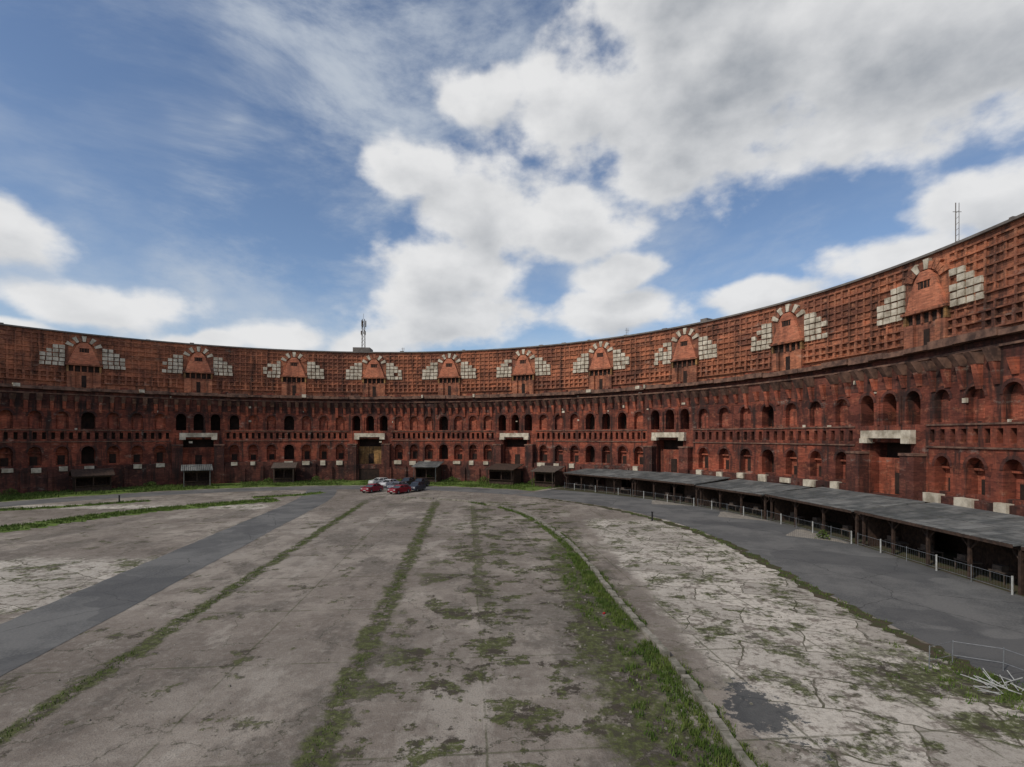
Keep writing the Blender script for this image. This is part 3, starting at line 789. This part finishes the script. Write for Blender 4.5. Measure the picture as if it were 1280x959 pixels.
for a in ((-24.9, 94.5, 1.2, (.24, .022, .035), False), (-19.6, 92.6, 1.1, (.25, .02, .03), False), (-17.4, 96.6, 1.3, (.05, .055, .08), True),
          (-21.3, 99.0, 1.15, (.16, .17, .20), False), (-27.0, 108.5, .9, (.60, .60, .58), False), (-21.0, 107.0, 1.3, (.03, .03, .035), True), (-24.2, 104.5, 1.2, (.55, .55, .56), False), (-18.0, 104.5, 1.2, (.04, .04, .05), True)):
    car(*a)

def bollard(x, y, h=1.0):
    L = LB(); L.bar((x, y, 0), (x, y, h), .10, 8); L.bar((x, y, h - .02), (x, y, h + .08), .13, 8); L.make('bollard', M['rubber'])
for p in ((16.5, 62.5), (-59.0, 79.8)): bollard(*p)
fx = empty('metal_fence', (0, 0, 0)); L = LB(); pts = [(17.9, 22.8), (19.4, 23.4), (20.9, 22.6), (21.4, 20.6), (21.2, 18.8)]
for i, p in enumerate(pts):
    L.bar((p[0], p[1], 0), (p[0] + .03, p[1], 1.0), .022)
    if i:
        o = pts[i - 1]
        for z in (.35, .95): L.bar((o[0], o[1], z), (p[0], p[1], z), .014, 5)
L.make('rails', M['steel'], fx)
L = LB()
for k in range(24):
    x, y = random.gauss(19.3, .45), random.gauss(20.8, .45); a = random.uniform(0, pi); l = random.uniform(.4, 1.0)
    L.bar((x, y, random.uniform(.03, .15)), (x + cos(a) * l, y + sin(a) * l, random.uniform(.05, .4)), .018, 5)
L.make('scrap_metal_pile', M['white'])
L = LB()
for k in range(420):
    x = random.choice((random.uniform(8, 20), random.uniform(2, 7.5), random.uniform(-20, 8))); y = random.uniform(14, 50); r = random.uniform(.02, .06)
    L.box(x - r, x + r, y - r, y + r * .8, .0, r * 1.1, r * .4, r * .3)
L.make('loose_stones', M['kerb'])
L = LB(); L.bar((5.1, 29.8, .02), (5.22, 29.85, .06), .06, 8); L.make('plastic_litter', M['redl'])

# ================================================================== sky
wd = bpy.data.worlds.new('World'); scene.world = wd; wd.use_nodes = True
try:
    wd.cycles.sampling_method = 'MANUAL'; wd.cycles.sample_map_resolution = 256
except Exception: pass
wt = wd.node_tree; wt.nodes.clear(); nt = NT(wt)
SUN_EL, SUN_AZ = 44.0, 232.0
blobs = [(-3.4, 33.0, 6.5, 3.6), (9.4, 31.7, 12, 6), (21.4, 32.6, 15, 9), (33.5, 30.3, 14, 9), (42, 28.3, 12, 7), (17.5, 26.8, 10, 4.5), (20, 40, 17, 7), (50, 30, 12, 9),
         (-3.4, 22.3, 9.5, 5.8), (-10.5, 26.2, 5.5, 3.5), (5.5, 21.5, 9.5, 4.2), (-6.9, 17, 10, 4.6), (-7, 12.6, 11, 4), (11, 12.8, 9, 3), (11, 16.5, 7, 2.4),
         (-44, 15.8, 7, 2.6), (-38, 11.2, 8, 2.2), (-23.6, 9.7, 5.5, 2.0), (-30.8, 9.0, 5, 1.2), (-45, 8.6, 6, 1.1), (-13, 9.6, 6, 2.0),
         (25, 13.6, 6.5, 2.0), (36.4, 15.0, 8, 2.7), (42, 17.5, 7, 3.4), (52, 14, 8, 4), (29, 11, 8, 1.5)]
grp = bpy.data.node_groups.new('cloud_density', 'ShaderNodeTree')
grp.interface.new_socket('P', in_out='INPUT', socket_type='NodeSocketVector')
grp.interface.new_socket('D', in_out='OUTPUT', socket_type='NodeSocketFloat')
g = NT(grp); gi = g.n.new('NodeGroupInput'); go = g.n.new('NodeGroupOutput'); P = gi.outputs[0]
w1 = g.v('SUBTRACT', g.noise(P, 0.085, 2, .5, col=True), (.5, .5, .5)); w1 = g.v('MULTIPLY', w1, (8, 5, 0))
Pw = g.v('ADD', P, w1)
D = None
for (a, e, ra, re) in blobs:
    l = g.v('LENGTH', g.v('MULTIPLY', g.v('SUBTRACT', Pw, (a, e, 0)), (1 / ra, 1 / re, 0)))
    d = g.m('SUBTRACT', 1.0, l)
    D = d if D is None else g.m('SMOOTH_MAX', D, d, .25)
sx, sy, sz = g.sep(P)
away = g.mr(g.m('ABSOLUTE', sx), 58, 75)
away = g.m('MAXIMUM', away, g.mr(sy, 46, 55))
D = g.m('ADD', g.m('MULTIPLY', D, g.m('SUBTRACT', 1, away)), g.m('MULTIPLY', away, g.m('MULTIPLY', g.m('SUBTRACT', g.noise(P, .05, 3), .48), 4)))  # unseen clouds outside the view, added to make the ambient light less blue
fb = g.noise(g.v('MULTIPLY', P, (1, 1.5, 1)), .15, 8, .54)
D = g.m('ADD', g.m('MAXIMUM', D, -1.2), g.m('MULTIPLY', g.m('SUBTRACT', fb, .5), 1.5))
g.l.new(D, go.inputs[0])
gen = nt.n.new('ShaderNodeTexCoord').outputs['Generated']
vx, vy, vz = nt.sep(nt.v('NORMALIZE', gen))
az = nt.m('MULTIPLY', nt.m('ARCTAN2', vx, vy), 57.2958); el = nt.m('MULTIPLY', nt.m('ARCSINE', vz), 57.2958)
P = nt.comb(az, el)
def dens(vec):
    n = nt.n.new('ShaderNodeGroup'); n.node_tree = grp; nt.l.new(vec, n.inputs[0]); return n.outputs[0]
D0 = dens(P); D1 = dens(nt.v('ADD', P, (-.9, 2.2, 0)))
cov = nt.mr(D0, -.02, .42)
shade = nt.mr(nt.m('ADD', nt.m('MULTIPLY', D1, .75), nt.m('MULTIPLY', D0, .25)), .1, 1.45)
fine = nt.noise(nt.mapv(P, (.16, .26, 1), loc=(7, 3, 0)), 1.0, 5, .55)
big = nt.m('MULTIPLY', nt.mr(el, 22, 27), nt.mr(az, 2, 22))
shade = nt.m('ADD', nt.m('MULTIPLY', shade, nt.mr(big, 0, 1, .75, .95)), nt.m('MULTIPLY', big, .14), clamp=True)
shade = nt.m('ADD', shade, nt.mr(fine, .3, .7, -.13, .17, False), clamp=True)
sky = nt.n.new('ShaderNodeTexSky'); sky.sky_type = 'NISHITA'; sky.sun_disc = False
sky.sun_elevation = radians(SUN_EL); sky.sun_rotation = radians(SUN_AZ); sky.air_density = 1.0; sky.dust_density = 0.5; sky.ozone_density = 1.6
skc = nt.mix(1.0, sky.outputs[0], (1.08, 1.10, 1.16), 'MULTIPLY')
ci = nt.noise(nt.mapv(P, (.035, .085, 1), rot=(0, 0, .22)), 1.0, 9, .64, dist=.3)
ci2 = nt.noise(nt.mapv(P, (.04, .06, 1), loc=(4, 2, 0)), 1.0, 4, .6)
cf = nt.m('MULTIPLY', nt.mr(ci, .40, .66), nt.mr(ci2, .32, .58, .18, .85))
cf = nt.m('MULTIPLY', cf, nt.mr(az, -12, 22, .95, .6))
skc = nt.mix(cf, skc, (5.6, 6.1, 6.7))
cc = nt.mix(shade, (8.0, 8.0, 8.0), (3.1, 3.35, 3.7))
out = nt.mix(nt.m('MULTIPLY', cov, .96), skc, cc)
bg = nt.n.new('ShaderNodeBackground'); bg.inputs['Strength'].default_value = 0.1; nt.l.new(out, bg.inputs['Color'])
wo = nt.n.new('ShaderNodeOutputWorld'); nt.l.new(bg.outputs[0], wo.inputs['Surface'])

sl = bpy.data.lights.new('sun', 'SUN'); sl.energy = 2.3; sl.angle = radians(2.5); sl.color = (1.0, .93, .82)
so = link(bpy.data.objects.new('sun', sl))
a = radians(SUN_AZ); e_ = radians(SUN_EL)
dv = Vector((sin(a) * cos(e_), cos(a) * cos(e_), sin(e_)))
so.rotation_euler = dv.to_track_quat('Z', 'Y').to_euler()
so.location = (0, 0, 80)

# ================================================================== camera
cd = bpy.data.cameras.new('camera'); cd.sensor_width = 36; cd.lens = 664 / 1280 * 36; cd.shift_y = 65.5 / 1280
cd.clip_end = 6000; cd.clip_start = .1
cam = link(bpy.data.objects.new('camera', cd)); cam.location = (0, 0, 10); cam.rotation_euler = (radians(90), 0, 0)
scene.camera = cam
scene.view_settings.view_transform = 'Standard'; scene.view_settings.look = 'None'; scene.view_settings.exposure = 0
